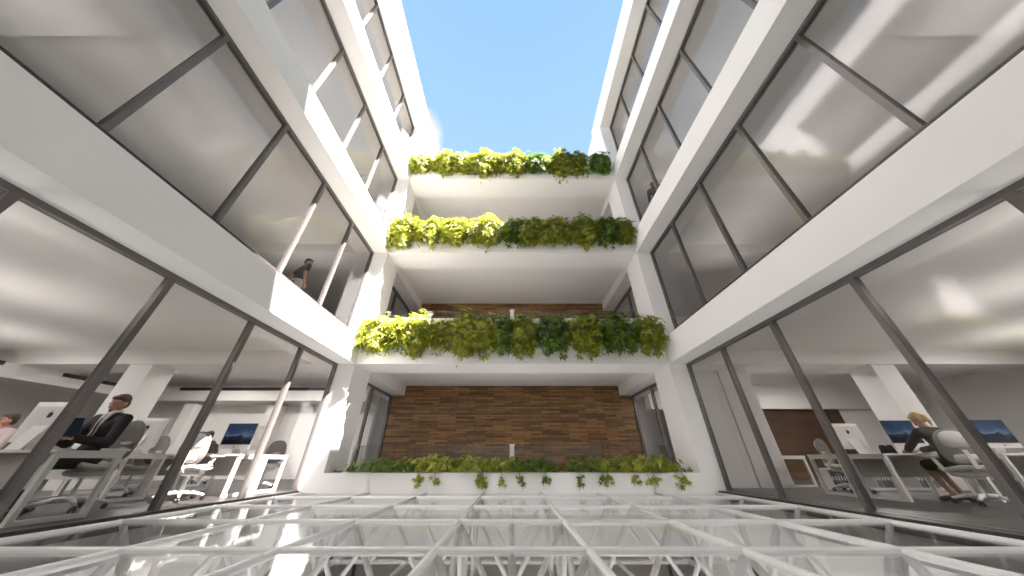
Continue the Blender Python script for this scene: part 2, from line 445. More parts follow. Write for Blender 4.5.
# ground planter: low shrubs with hanging sprigs
g0 = [(-3.3, .95, 'd', .8, 0), (-2.15, .75, 'y', 1.05, 3), (-1.0, .9, 'y', 1.1, 4), (-.22, .4, 'y', .8, 1), (.52, .62, 'd', 1.0, 2), (1.85, .45, 'd', .95, 2), (2.6, .6, 'm', 1.0, 2), (3.55, .8, 'y', 1.15, 4)]
for i, (x, w, tn, hf, sp) in enumerate(g0):
    rng = random.Random(900+i)
    o = ordw[i] if i < len(g0)-1 else 'rightmost'
    t = thing('trailing_shrub', 'low %s shrub, %s in the %s' % (tones[tn], o.replace(' from the left', ' from left'), planters[0]), 'shrub', (x*.94, 8.14, .26), 0, 'shrubs on the '+planters[0])
    bm = shrub_mesh(rng, w, .36, .25*hf, int(330*w*hf), .1, .15)
    for v in bm.verts:
        v.co.z += .18
        if v.co.z < .09: v.co.z = .09 + rng.uniform(0, .03)
    obj('foliage', bm, 'leaf_'+tn, t)
    if sp:
        tr = nb(); st = nb()
        for s in range(sp):
            px = rng.uniform(-w*.8, w*.8); ln = rng.uniform(.14, .3)
            pts = [V((0, 0, .15)), V((px, -.1, .2)), V((px+.02, -.24, .11)), V((px+.03, -.27, .0)), V((px+.04, -.265, .08-ln))]
            path(st, pts, .005, 5)
            for q in range(9):
                b = pts[3].lerp(pts[4], rng.uniform(-.2, 1)) + V((rng.uniform(-.09, .09), rng.uniform(-.06, 0), rng.uniform(-.03, .03)))
                leaf(tr, b, V((rng.uniform(-.4, .4), -1, .5)), V((rng.uniform(-.6, .6), -.2, -1)), .10*rng.uniform(.7, 1.2))
        ball(st, (0, 0, .15), (.02, .02, .05), 8, 6); obj('trailing_leaves', tr, 'leaf_'+tn, t); obj('stem', st, 'stem', t)
    else:
        obj('stem', stem_mesh(rng, w*.5, .1, .2, 5), 'stem', t)

# ------------------------------------------------------------------ office furniture
DH = .70
def make_desk(name, label, loc, W=1.6, D=.68, rot=0):
    """origin at the floor under the middle; long side along x"""
    t = thing(name, label, 'desk', loc, rot)
    obj('desktop', box(nb(), -W/2, W/2, -D/2, D/2, DH-.03, DH, .005), 'desk', t)
    for s in (-1, 1):
        b = nb(); x0, x1 = sorted((s*(W/2-.005), s*(W/2-.06)))
        box(b, x0, x1, -D/2+.01, D/2-.01, DH-.08, DH-.03); box(b, x0, x1, -D/2+.01, D/2-.01, .0, .045)
        box(b, x0, x1, -D/2+.01, -D/2+.06, .045, DH-.08); box(b, x0, x1, D/2-.06, D/2-.01, .045, DH-.08)
        obj('loop_leg', b, 'steel', t)
    obj('modesty_panel', box(nb(), -W/2+.07, W/2-.07, D/2-.10, D/2-.08, .32, DH-.04), 'panel', t)
    return t

def superoval(w, h, n=28, e=2.6):
    r = []
    for i in range(n):
        a = 2*PI*i/n; c, s = math.cos(a), math.sin(a)
        r.append((w*math.copysign(abs(c)**(2/e), c), h*math.copysign(abs(s)**(2/e), s)))
    return r

def shell(bm, w, h, cz, y, th, curve, taper=0.0, e=2.6):
    """curved padded panel in the x-z plane, bowed in x"""
    rings = []
    for s, yy in ((.0, -th/2), (.6, -th/2), (.95, -th/2*.8), (1, 0), (.95, th/2*.8), (.6, th/2), (0, th/2)):
        pts = []
        for x, z in superoval(w, h, 28, e):
            x *= s*(1-taper*(z*s/h)); z *= s
            pts.append((x, y+yy-curve*(x/w)**2+.05*(z/h)**2, cz+z))
        rings.append(pts)
    vr = [[bm.verts.new(p) for p in r] for r in rings[1:-1]]
    c0 = bm.verts.new(rings[0][0]); c1 = bm.verts.new(rings[-1][0]); n = 28
    for a, b in zip(vr[:-1], vr[1:]):
        for i in range(n): bm.faces.new((a[i], a[(i+1) % n], b[(i+1) % n], b[i]))
    for i in range(n):
        bm.faces.new((c0, vr[0][(i+1) % n], vr[0][i])); bm.faces.new((c1, vr[-1][i], vr[-1][(i+1) % n]))
    bmesh.ops.recalc_face_normals(bm, faces=bm.faces)
    return bm

def make_chair(label, loc, rot):
    """faces +y; origin on the floor"""
    t = thing('office_chair', label, 'chair', loc, rot)
    b = nb(); shell(b, .25, .24, 0, 0, .07, 0, 0, 3.2)
    for v in b.verts: v.co = V((v.co.x, v.co.z, .46+v.co.y*1.0))
    obj('seat', b, 'pad', t, True)
    u = nb(); box(u, -.14, .14, -.14, .14, .385, .425, .015); ball(u, (0, 0, .40), (.2, .19, .05), 16, 8)
    obj('seat_pan', u, 'plastic', t, True)
    bk = obj('backrest', shell(nb(), .235, .265, .785, -.25, .03, -.06, .10), 'mesh', t, True)
    obj('head_pad', shell(nb(), .175, .145, .875, -.272, .03, -.035, .0, 2.2), 'pad', bk, True)
    obj('lumbar_pad', shell(nb(), .15, .075, .625, -.272, .03, -.035, .1, 2.6), 'pad', bk, True)
    s = nb(); bar(s, (0, -.16, .40), (0, -.30, .50), .06, .03); bar(s, (0, -.295, .48), (0, -.285, .74), .05, .025, (0, 1, 0))
    obj('back_strut', s, 'plastic', t)
    for q in (-1, 1):
        a = nb()
        bar(a, (q*.20, -.06, .42), (q*.285, -.10, .46), .05, .025); bar(a, (q*.285, -.12, .45), (q*.285, -.0, .655), .045, .03, (0, 1, 0))
        obj('armrest', a, 'plastic', t)
        p = nb(); box(p, q*.285-.04, q*.285+.04, -.10, .17, .645, .675, .012); obj('arm_pad', p, 'plastic', t)
    c = nb(); tube(c, (0, 0, .10), (0, 0, .24), .032, n=14); tube(c, (0, 0, .24), (0, 0, .39), .02, n=12); obj('gas_column', c, 'plastic', t, True)
    for i in range(5):
        an = 2*PI*i/5+.3; d = V((math.cos(an), math.sin(an), 0))
        f = nb(); tube(f, (0, 0, .125), d*.16+V((0, 0, .115)), .034, .027, 10); tube(f, d*.16+V((0, 0, .115)), d*.325+V((0, 0, .075)), .027, .018, 10)
        obj('base_leg', f, 'plastic', t, True)
        w = nb(); s2 = V((-d.y, d.x, 0)); c0 = d*.325+V((0, 0, .03))
        for q in (-1, 1): tube(w, c0+s2*q*.008, c0+s2*q*.028, .03, n=14)
        tube(w, c0, c0+V((0, 0, .04)), .008, n=6)
        obj('caster', w, 'black', t)
    return t

def make_computer(label, loc, rot):
    """all-in-one desktop computer, screen faces -y; origin on the desk"""
    t = thing('desktop_computer', label, 'computer', loc, rot)
    W, H = .65, .50
    b = nb(); box(b, -W/2, W/2, -.012, .006, .10, .10+H-.0, .006)
    sh = nb()
    fa = [sh.verts.new((x*W*.495, .006, .35+z*.246)) for x, z in ((-1, -1), (1, -1), (1, 1), (-1, 1))]
    ba = [sh.verts.new((x*W*.36, .028, .36+z*.18)) for x, z in ((-1, -1), (1, -1), (1, 1), (-1, 1))]
    sh.faces.new(fa); sh.faces.new(ba)
    for i in range(4): sh.faces.new((fa[i], fa[(i+1) % 4], ba[(i+1) % 4], ba[i]))
    bmesh.ops.recalc_face_normals(sh, faces=sh.faces)
    bmesh.ops.bevel(sh, geom=sh.edges[:], offset=.006, segments=2, affect='EDGES')
    obj('casing', b, 'alu', t)
    obj('rear_shell', sh, 'alu', t)
    obj('bezel', box(nb(), -W/2+.002, W/2-.002, -.0145, -.012, .185, .598), 'black', t)
    obj('screen', box(nb(), -W/2+.025, W/2-.025, -.0165, -.0145, .205, .578), 'screen', t)
    obj('camera_dot', tube(nb(), (0, -.0165, .588), (0, -.015, .588), .004, n=8), 'alu', t)
    s = nb(); bar(s, (0, .02, .30), (0, .12, .012), .20, .012, (0, 1, 0)); bar(s, (0, .135, .006), (0, -.075, .006), .20, .011)
    obj('stand', s, 'alu', t)
    # fruit-shaped emblem on the back and chin
    def emblem(bm, cx, cz, r, y0, y1):
        pts = []
        for i in range(26):
            a = 2*PI*i/26; rr = r*(1 - .10*max(0, math.sin(a))**6*1.6 - .07*max(0, -math.sin(a))**8)
            x, z = rr*math.cos(a)*.92, rr*math.sin(a)
            bx_, bz_ = r*1.12, r*.12
            dd = math.hypot(x-bx_, z-bz_)
            if dd < r*.48: x = bx_-(r*.48)*(1 if abs(z-bz_) < r*.3 else .9)
            pts.append((cx+x, cz+z))
        prism(bm, pts, y0, y1)
        lf = [(cx+r*.0, cz+r*1.08), (cx+r*.1, cz+r*1.45), (cx+r*.42, cz+r*1.68), (cx+r*.34, cz+r*1.3)]
        prism(bm, lf, y0, y1)
        return bm
    obj('rear_emblem', emblem(nb(), 0, .43, .04, .027, .030), 'black', t)
    obj('chin_emblem', emblem(nb(), 0, .142, .014, -.0145, -.0115), 'black', t)
    return t

def make_keyboard(label, loc, rot):
    t = thing('keyboard', label, 'keyboard', loc, rot)
    obj('case', box(nb(), -.21, .21, -.057, .057, 0, .012, .004), 'alu', t)
    k = nb()
    for r in range(5):
        for c in range(14): box(k, -.2+c*.0287, -.2+c*.0287+.024, -.05+r*.0205, -.05+r*.0205+.016, .012, .015)
    obj('keys', k, 'plastic', t)
    return t

# desks: (label, x, y, rot)  rot 0 = user sits on the -y side
desk0 = make_desk('office_desk', 'white desk with loop legs where the man in the dark suit sits', (-6.05, 4.10, 0), rot=PI)
dk = [
 ('white loop-leg desk at the far left edge, beside the desk of the suited man', -7.7, 4.10, PI),
 ('white desk in the left office behind the chair of the suited man', -7.45, 6.0, PI),
 ('sunlit white desk nearest the glass in the left office, its loop leg blazing white', -6.2, 6.86, 0),
 ('white desk back to back with the sunlit desk in the left office', -6.2, 7.58, PI),
 ('white desk in front of the distant dark-haired worker', -9.3, 9.0, 0),
 ('white desk beside the sunlit desk, deeper in the left office', -7.85, 6.86, 0),
 ('white desk of the person in the pale pink shirt, at the left edge', -9.5, 5.2, PI),
 ('white loop-leg desk where the blonde woman sits', 7.42, 6.17, 0),
 ('white desk facing the blonde woman, with the computer seen from behind', 7.30, 6.88, PI),
 ('white loop-leg desk at the far right edge, behind the thick mullion', 9.55, 6.17, 0),
 ('small white desk standing in front of the dark wood wall in the right office', 7.65, 9.75, PI/2),
 ('white desk deeper in at the far right edge, behind another desk', 9.55, 6.88, PI),
]
for l, x, y, r in dk: dup(desk0, (x, y, 0), r, l, 'white loop-leg office desks')
desk0['group'] = 'white loop-leg office desks'

chair0 = make_chair('white and grey office chair under the man in the dark suit', (-6.15, 4.86, 0), PI-.1)
chair0['group'] = 'white office chairs'
ck = [
 ('empty white office chair with back to the view at the sunlit desk', -5.75, 6.02, .15),
 ('white office chair under the person in the pale pink shirt', -9.5, 5.96, PI),
 ('empty grey-backed office chair right of the sunlit loop leg in the left office', -6.15, 8.35, PI+.2),
 ('grey-backed office chair just behind the seat of the suited man', -7.6, 6.75, PI-.2),
 ('white office chair under the distant dark-haired worker', -9.2, 9.75, PI),
 ('white office chair under the blonde woman, its oval back toward the view', 7.42, 5.48, -.5),
 ('empty white office chair in front of the dark wood wall', 7.55, 7.62, PI+.35),
]
for l, x, y, r in ck: dup(chair0, (x, y, 0), r, l)
chair0.scale = (1.1, 1.1, 1.1)

comp0 = make_computer('white all-in-one computer seen from behind, in front of the suited man', (-6.35, 4.24, DH), PI)
comp0['group'] = 'all-in-one computers'
pk = [
 ('all-in-one computer with blue-grey landscape on its screen on the sunlit desk', -6.0, 6.98, 0),
 ('pale all-in-one computer seen from behind, right of the suited man', -6.98, 6.02, PI),
 ('pale all-in-one computer seen from behind, on the desk behind the sunlit one', -6.1, 7.5, PI),
 ('dark-screened all-in-one computer at the far left edge', -7.9, 4.05, PI),
 ('all-in-one computer whose black screen corner shows behind the suited man', -8.0, 6.98, -.25),
 ('all-in-one computer with dark blue screen in front of the blonde woman', 7.92, 6.42, 0),
 ('white all-in-one computer seen from behind, left of the blonde woman', 7.42, 7.0, PI),
 ('all-in-one computer with dark blue screen at the right edge, beyond the mullion', 9.62, 6.30, 0),
]
for l, x, y, r in pk: dup(comp0, (x, y, DH), r, l)
kb = make_keyboard('thin pale keyboard in front of the blonde woman', (7.55, 6.03, DH), 0)
kb['group'] = 'keyboards'
dup(kb, (-6.0, 6.7, DH), 0, 'thin pale keyboard on the sunlit desk')
dup(kb, (9.5, 6.03, DH), 0, 'thin pale keyboard at the right edge, beyond the mullion')

# two small black tent cards between the right-hand computers
for i, x in enumerate((7.36, 7.5)):
    t = thing('tent_card', 'small black folded card %s the screen on the blonde woman\'s desk' % ('farther left of' if i == 0 else 'next to'), 'card', (x, 6.42, DH))
    b = nb(); bar(b, (-.045, 0, .075), (-.0, 0, .155), .09, .006, (1, 0, 0)); bar(b, (.05, 0, .003), (0, 0, .155), .09, .006, (1, 0, 0)); bar(b, (-.05, 0, .003), (0, 0, .155), .09, .006, (1, 0, 0))
    obj('card_body', b, 'black', t)
# low shelf with binders behind the right-hand desks
t = thing('low_shelf', 'low white shelf unit standing on the floor behind the right-hand desks', 'shelf', (9.0, 8.15, 0))
obj('carcass', (lambda b: (box(b, -1.5, 1.5, -.17, .17, .0, .05), box(b, -1.5, 1.5, -.17, .17, .40, .43), box(b, -1.5, 1.5, .155, .17, .05, .40)))(bb := nb()) and bb, 'plastic', t)
for x in (-1.5, -.5, .5, 1.48): obj('upright', box(nb(), x, x+.02, -.17, .155, .05, .40), 'plastic', t)
rng = random.Random(5)
bi = 0
bn = ['dull red', 'grey', 'black', 'navy blue']
bmats = ['redbook', 'greybook', 'black', 'blue']
for sec, (xa, cnt) in enumerate(((-1.44, 7), (-.42, 7), (.58, 6))):
    for i in range(cnt):
        j = rng.randrange(4)
        b = tag(obj('binder', box(nb(), 0, .055, -.11, .11, 0, rng.uniform(.27, .31), .004), bmats[j], loc=(9.0+xa+i*.068, 8.13, .05)),
                '%s binder, %s from the left in the %s section of the low white shelf' % (bn[j], ['first', 'second', 'third', 'fourth', 'fifth', 'sixth', 'seventh'][i], ['left', 'middle', 'right'][sec]), 'binder', 'binders on the low shelf')
        b2 = obj('spine_label', box(nb(), .01, .045, -.1115, -.11, .14, .22), 'shirt', b)

# ------------------------------------------------------------------ people
def remesh(name, bm, mat, parent, vox=.009, it=3):
    o = obj('tmp', bm, None)
    md = o.modifiers.new('r', 'REMESH'); md.mode = 'VOXEL'; md.voxel_size = vox; md.use_smooth_shade = True
    sm = o.modifiers.new('s', 'SMOOTH'); sm.factor = .5; sm.iterations = it
    dgx = bpy.context.evaluated_depsgraph_get(); dgx.update()
    me = bpy.data.meshes.new_from_object(o.evaluated_get(dgx)); me.name = name
    old = o.data; bpy.data.objects.remove(o); bpy.data.meshes.remove(old)
    me.materials.clear(); me.materials.append(M[mat])
    for p in me.polygons: p.use_smooth = True
    n = bpy.data.objects.new(name, me); C.objects.link(n); n.parent = parent
    return n

def cap(bm, p, q, r1, r2, n=14):
    tube(bm, p, q, r1, r2, n); ball(bm, p, (r1,)*3, n, 8); ball(bm, q, (r2,)*3, n, 8)

def chain(bm, pts, rs, grow=0):
    for i in range(len(pts)-1): cap(bm, pts[i], pts[i+1], rs[i]+grow, rs[i+1]+grow)

def hand(bm, wrist, d, nrm, thumb_side, curl=.35, sc=1.0):
    """palm from wrist along d; nrm = back of the hand; fingers curl away from nrm"""
    d = V(d).normalized(); nrm = V(nrm); nrm = (nrm-d*nrm.dot(d)).normalized(); s = d.cross(nrm)*thumb_side
    w = V(wrist)
    for k in (-.028, -.01, .01, .028): cap(bm, w+s*k*.6*sc, w+(d*.082+s*k)*sc, .0135*sc, .0115*sc, 8)
    for k, l, c in ((.031, .070, .9), (.0105, .078, 1.0), (-.0105, .072, 1.05), (-.031, .056, 1.15)):
        p = w+(d*.083+s*k)*sc; dd = d.copy(); a = curl*c
        for f, r1, r2 in ((.45, .0098, .0092), (.31, .0092, .0086), (.24, .0086, .0076)):
            dd = (dd*math.cos(a)-nrm*math.sin(a)).normalized() if True else dd
            q = p+dd*l*f*sc; cap(bm, p, q, r1*sc, r2*sc, 8); p = q
            nn = (nrm*math.cos(a)+d*math.sin(a)); nrm_l = nn
    p = w+(d*.022+s*.024)*sc; q = p+(d*.034+s*.03-nrm*.012)*sc; r = q+(d*.032+s*.010-nrm*.014)*sc
    cap(bm, p, q, .013*sc, .0105*sc, 8); cap(bm, q, r, .0105*sc, .0085*sc, 8)

def person(label, loc, rot, P, cfg):
    """P: joints in local space, facing +y. cfg: materials and options"""
    t = thing('person', label, 'person', loc, rot)
    w = cfg.get('w', 1.0)
    b = nb()
    pel, waist, chest, neck = P['pelvis'], P['waist'], P['chest'], P['neck']
    up = (neck-chest).normalized()
    def torso(bm, g):
        for c, r in ((pel, (.155*w, .115, .11)), (pel.lerp(waist, .5), (.145*w, .11, .11)), (waist, (.13*w, .10, .11)), (waist.lerp(chest, .5), (.145*w, .105, .12)), (chest, (.155*w, .11, .13))):
            ax = (chest-pel).normalized(); rr = ax.to_track_quat('Z', 'Y').to_matrix()
            R = Matrix((V((1, 0, 0)), ax.cross(V((1, 0, 0))).normalized(), ax)).transposed()
            ball(bm, c, tuple(x+g for x in r), 18, 12, R)
        for s in ('L', 'R'):
            cap(bm, chest.lerp(neck, .75), P['sh'+s], .055+g, .058+g)
            cap(bm, chest, P['sh'+s], .09+g, .06+g)
    torso(b, 0)
    cap(b, neck-up*.04, P['head']-P['hup']*.04, .055, .05)
    for s in ('L', 'R'):
        chain(b, [P['sh'+s], P['el'+s], P['wr'+s]], [.052, .040, .027])
        chain(b, [P['hip'+s], P['kn'+s], P['an'+s]], [.085*w, .056, .038])
        cap(b, P['an'+s]+V((0, -.02, -.03)), P['toe'+s], .036, .028)
        hd = P.get('hd'+s, (P['wr'+s]-P['el'+s])); hn = P.get('hn'+s, V((0, 0, 1)))
        hand(b, P['wr'+s], hd, hn, P.get('ht'+s, 1), P.get('curl', .35))
    # head
    hc, hf, hu = P['head'], P['hfwd'].normalized(), P['hup'].normalized()
    hu = (hu-hf*hu.dot(hf)).normalized(); hr = hf.cross(hu)
    R = Matrix((hr, hf, hu)).transposed()
    def at(x, y, z): return hc+hr*x+hf*y+hu*z
    ball(b, at(0, -.012, .03), (.076, .094, .088), 20, 14, R)
    ball(b, at(0, .022, -.035), (.06, .068, .078), 18, 12, R)
    ball(b, at(0, .052, -.085), (.032, .03, .026), 12, 8, R)     # chin
    ball(b, at(0, .078, .012), (.05, .012, .012), 12, 8, R)      # brow
    cap(b, at(0, .085, .005), at(0, .108, -.032), .009, .014, 8)  # nose
    for s in (-1, 1):
        ball(b, at(s*.04, .058, -.03), (.024, .022, .022), 10, 8, R)      # cheek
        ball(b, at(s*.077, -.005, -.012), (.010, .02, .032), 10, 8, R)    # ear
    body = remesh('body', b, cfg['skin'], t, .0075, 2)
    f = nb()
    for s in (-1, 1): ball(f, at(s*.031, .079, -.004), (.011, .006, .006), 10, 8, R)
    obj('eyes', f, 'eye', body, True)
    f = nb()
    for s in (-1, 1): ball(f, at(s*.031, .084, -.004), (.006, .004, .0055), 8, 6, R)
    obj('irises', f, 'iris', body, True)
    f = nb(); ball(f, at(0, .086, -.062), (.024, .008, .008), 10, 6, R); obj('lips', f, 'lips', body, True)
    f = nb()
    for s in (-1, 1): bar(f, at(s*.018, .091, .017), at(s*.048, .082, .021), .006, .008, hu)
    if cfg.get('hair'): obj('eyebrows', f, cfg['hair'], body)
    # hair
    if cfg.get('hair'):
        h = nb()
        ball(h, at(0, -.024, .047), (.085, .094, .086), 22, 14, R)
        ball(h, at(0, -.055, -.005), (.074, .058, .075), 18, 12, R)
        ball(h, at(0, .035, .088), (.062, .05, .032), 14, 10, R)
        if cfg.get('pony'):
            chain(h, [at(0, -.10, .03), at(0, -.135, -.01), at(0, -.125, -.09), at(0, -.085, -.16)], [.026, .03, .028, .012])
        hair = remesh('hair', h, cfg['hair'], t, .008, 2)
    # clothing
    if cfg.get('top'):
        c = nb(); torso(c, .012)
        for s in ('L', 'R'):
            if cfg.get('sleeve', 'long') == 'long':
                chain(c, [P['sh'+s], P['el'+s], P['wr'+s].lerp(P['el'+s], .1)], [.06, .048, .04], .008)
            else:
                chain(c, [P['sh'+s], P['sh'+s].lerp(P['el'+s], .55)], [.06, .056], .008)
        remesh(cfg.get('topname', 'jacket'), c, cfg['top'], t, .011, 3)
    if cfg.get('legs'):
        c = nb()
        ball(c, pel, (.168*w, .128, .115), 18, 12)
        for s in ('L', 'R'):
            chain(c, [P['hip'+s], P['kn'+s], P['an'+s].lerp(P['kn'+s], .08)], [.092*w, .068, .055], .008)
        remesh('trousers', c, cfg['legs'], t, .012, 3)
    if cfg.get('skirt'):
        c = nb(); ball(c, pel, (.172*w, .132, .12), 18, 12)
        for s in ('L', 'R'): chain(c, [P['hip'+s], P['hip'+s].lerp(P['kn'+s], .85)], [.10*w, .078], .01)
        cap(c, (P['hipL']+P['hipR'])/2, (P['knL'].lerp(P['hipL'], .15)+P['knR'].lerp(P['hipR'], .15))/2, .09, .07)
        remesh('skirt', c, cfg['skirt'], t, .012, 3)
    for s in ('L', 'R'):
        c = nb(); a = P['an'+s]
        cap(c, a+V((0, -.03, -.045)), P['toe'+s]+V((0, .01, -.005)), .043, .036); ball(c, a+V((0, -.035, -.05)), (.042, .05, .035), 12, 8)
        if cfg.get('heel'): tube(c, a+V((0, -.05, -.05)), V((a.x, a.y-.055, .002)), .016, .01, 8)
        remesh('shoe', c, 'shoe', t, .009, 2)
    if cfg.get('suit'):
        fr = V((0, 1, 0)); fr = (fr-up*fr.dot(up)).normalized()
        sv = nb()
        a0 = neck+fr*.055+up*.035; a1 = chest+fr*.115-up*.13
        # shirt front: a tapering wedge lying on the chest
        vs = []
        for i in range(7):
            u = i/6; c0 = a0.lerp(a1, u)+fr*(.028*math.sin(PI*min(1, u*1.2)))+fr*.012; wd = .062*(1-u)+.008
            vs.append([c0-V((wd, 0, 0))-fr*.02, c0+fr*.006, c0+V((wd, 0, 0))-fr*.02])
        for A, B in zip(vs[:-1], vs[1:]):
            for j in range(2):
                q = [sv.verts.new(p) for p in (A[j], A[j+1], B[j+1], B[j])]; sv.faces.new(q)
        bmesh.ops.remove_doubles(sv, verts=sv.verts, dist=1e-5)
        g = bmesh.ops.solidify(sv, geom=sv.faces[:], thickness=-.012)
        tube(sv, neck-up*.01, neck+up*.045+fr*.01, .066, .06, 18)
        obj('shirt', sv, 'shirt', t, True)
        tv = nb()
        for i in range(6):
            A = a0.lerp(a1, i/6); B = a0.lerp(a1, (i+1)/6)
            ea = fr*(.028*math.sin(PI*min(1, i/6*1.2))+.024); eb = fr*(.028*math.sin(PI*min(1, (i+1)/6*1.2))+.024)
            bar(tv, A+ea, B+eb, .036+.004*i, .008, tuple(fr))
        ball(tv, a0+fr*.03, (.02, .014, .018), 10, 8)
        obj('tie', tv, 'tie', t)
    return t

def sit(lean=0.0, head_down=.25, hx=0.0, arms=None, thigh=.46, spread=.10):
    P = {}
    P['pelvis'] = V((0, 0, .575)); ax = V((0, math.sin(lean), math.cos(lean)))
    P['waist'] = P['pelvis']+ax*.17; P['chest'] = P['pelvis']+ax*.36; P['neck'] = P['pelvis']+ax*.53
    P['head'] = P['neck']+ax*.13+V((0, .035, 0)) + V((0, 0, .0))
    P['hfwd'] = V((hx, 1, -math.tan(head_down))); P['hup'] = V((0, math.sin(lean+head_down)*.6, 1))
    for s, q in (('L', -1), ('R', 1)):
        P['sh'+s] = P['chest']+ax*.10+V((q*.185, 0, 0))
        P['hip'+s] = V((q*.09, .03, .545)); P['kn'+s] = V((q*spread, thigh, .52)); P['an'+s] = V((q*spread*.9, thigh-.04, .09)); P['toe'+s] = V((q*spread*.95, thigh+.14, .035))
    for s, q in (('L', -1), ('R', 1)):
        el, wr = arms[s]
        P['el'+s] = V(el); P['wr'+s] = V(wr); P['hd'+s] = (P['wr'+s]-P['el'+s])
        P['ht'+s] = 1 if s == 'L' else -1
    return P

# man in a dark suit, reading a folder (left office)
P = sit(.02, .30, -.15, {'L': ((-.27, .10, .74), (-.13, .36, .775)), 'R': ((.27, .10, .73), (.10, .37, .775))})
P['hdL'] = V((.6, .8, .1)); P['hdR'] = V((-.5, .8, .1)); P['curl'] = .5
man = person('seated man in a charcoal suit and dark tie reading a navy folder', (-6.2, 4.80, .0), PI, P,
             dict(skin='skin_tan', hair='hair_brown', top='suit', legs='suit', suit=True, topname='jacket'))
man.scale = (1.1, 1.1, 1.1)
fo = thing('folder', 'navy blue folder held open by the seated man in the suit', 'folder', (-6.2, 4.44, .86), PI+.25)
b = nb(); bar(b, (-.0, .0, .0), (-.0, .10, .25), .24, .005, (0, -1, .4)); obj('cover', b, 'blue', fo)
b = nb(); bar(b, (.0, -.0075, .006), (.0, .0925, .252), .225, .005, (0, -1, .4)); obj('sheets', b, 'shirt', fo)

# blonde woman leaning to her desk (right office)
P = sit(.16, .50, -.1, {'L': ((-.24, .32, .80), (-.12, .50, .755)), 'R': ((.24, .32, .80), (.10, .50, .755))}, .43, .075)
P['hdL'] = V((.3, .9, -.1)); P['hdR'] = V((-.3, .9, -.1))
for s in 'LR': P['an'+s] = P['an'+s]+V((0, -.10, .03)); P['toe'+s] = P['toe'+s]+V((0, -.08, -.003))
person('blonde woman with a ponytail in a dark grey dress, seated at a desk', (7.46, 5.56, 0), -.12, P,
       dict(skin='skin', hair='hair_blonde', pony=True, top='grey_dress', topname='dress_top', skirt='grey_dress', heel=True, w=.88))

# coworker in pale pink at the left edge
P = sit(.05, .1, .3, {'L': ((-.27, .12, .76), (-.15, .38, .76)), 'R': ((.27, .12, .76), (.15, .38, .76))})
person('seated person in a pale pink shirt, half hidden at the far left edge', (-9.5, 5.90, 0), PI, P,
       dict(skin='skin_tan', hair='hair_brown', top='pink', topname='shirt', legs='suit'))
# distant worker
P = sit(.05, .15, .2, {'L': ((-.27, .12, .76), (-.15, .38, .76)), 'R': ((.27, .12, .76), (.15, .38, .76))})
person('distant seated worker with dark hair and dark top, far back in the left office', (-9.2, 9.70, 0), PI, P,
       dict(skin='skin', hair='hair_dark', top='tee', topname='sweater', legs='suit'))

def stand(armL, armR, look=0.0, step=.0, lean=.05):
    P = {}
    ax = V((0, math.sin(lean), math.cos(lean)))
    P['pelvis'] = V((0, 0, .96)); P['waist'] = P['pelvis']+ax*.16; P['chest'] = P['pelvis']+ax*.36; P['neck'] = P['pelvis']+ax*.53
    P['head'] = P['neck']+ax*.135+V((0, .03, 0)); P['hfwd'] = V((math.sin(look), math.cos(look), -.1)); P['hup'] = V((0, 0, 1))
    for s, q in (('L', -1), ('R', 1)):
        P['sh'+s] = P['chest']+ax*.10+V((q*.19, 0, 0)); P['hip'+s] = V((q*.09, 0, .92))
        P['kn'+s] = V((q*.095, q*step+.02, .50)); P['an'+s] = V((q*.09, q*step*1.7-.03, .09)); P['toe'+s] = V((q*.10, q*step*1.7+.13, .035))
    for s, a in (('L', armL), ('R', armR)):
        P['el'+s] = V(a[0]); P['wr'+s] = V(a[1]); P['hn'+s] = V((-1 if s == 'L' else 1, 0, .1)); P['ht'+s] = 1 if s == 'L' else -1
    return P
P = stand(((-.38, -.06, 1.22), (-.52, .02, 1.02)), ((.27, -.02, 1.12), (.28, .06, .87)), .75)
tee = person('man in a black T-shirt and pale trousers standing behind glass one floor up', (-6.25, 6.9, 4.0), -.5, P,
       dict(skin='skin', hair='hair_dark', top='tee', topname='t_shirt', sleeve='short', legs='chino'))
tee.scale = (1.08, 1.08, 1.08)
P = stand(((-.24, -.04, 1.14), (-.22, .12, .93)), ((.26, -.02, 1.12), (.27, .10, .90)), .2)
person('bald man in dark clothes standing behind the glass two floors up on the right', (5.42, 7.2, 8.0), PI-.75, P,
       dict(skin='skin_dark', top='grey_dress', topname='sweater', legs='suit'))

# ------------------------------------------------------------------ light
sun = bpy.data.lights.new('sun', 'SUN'); sun.energy = 50; sun.angle = .009; sun.color = (1, .93, .91)
so = bpy.data.objects.new('sun', sun); C.objects.link(so)
so.rotation_euler = V((-.581, .362, -1)).to_track_quat('-Z', 'Y').to_euler(); so.location = (10, -8, 30)

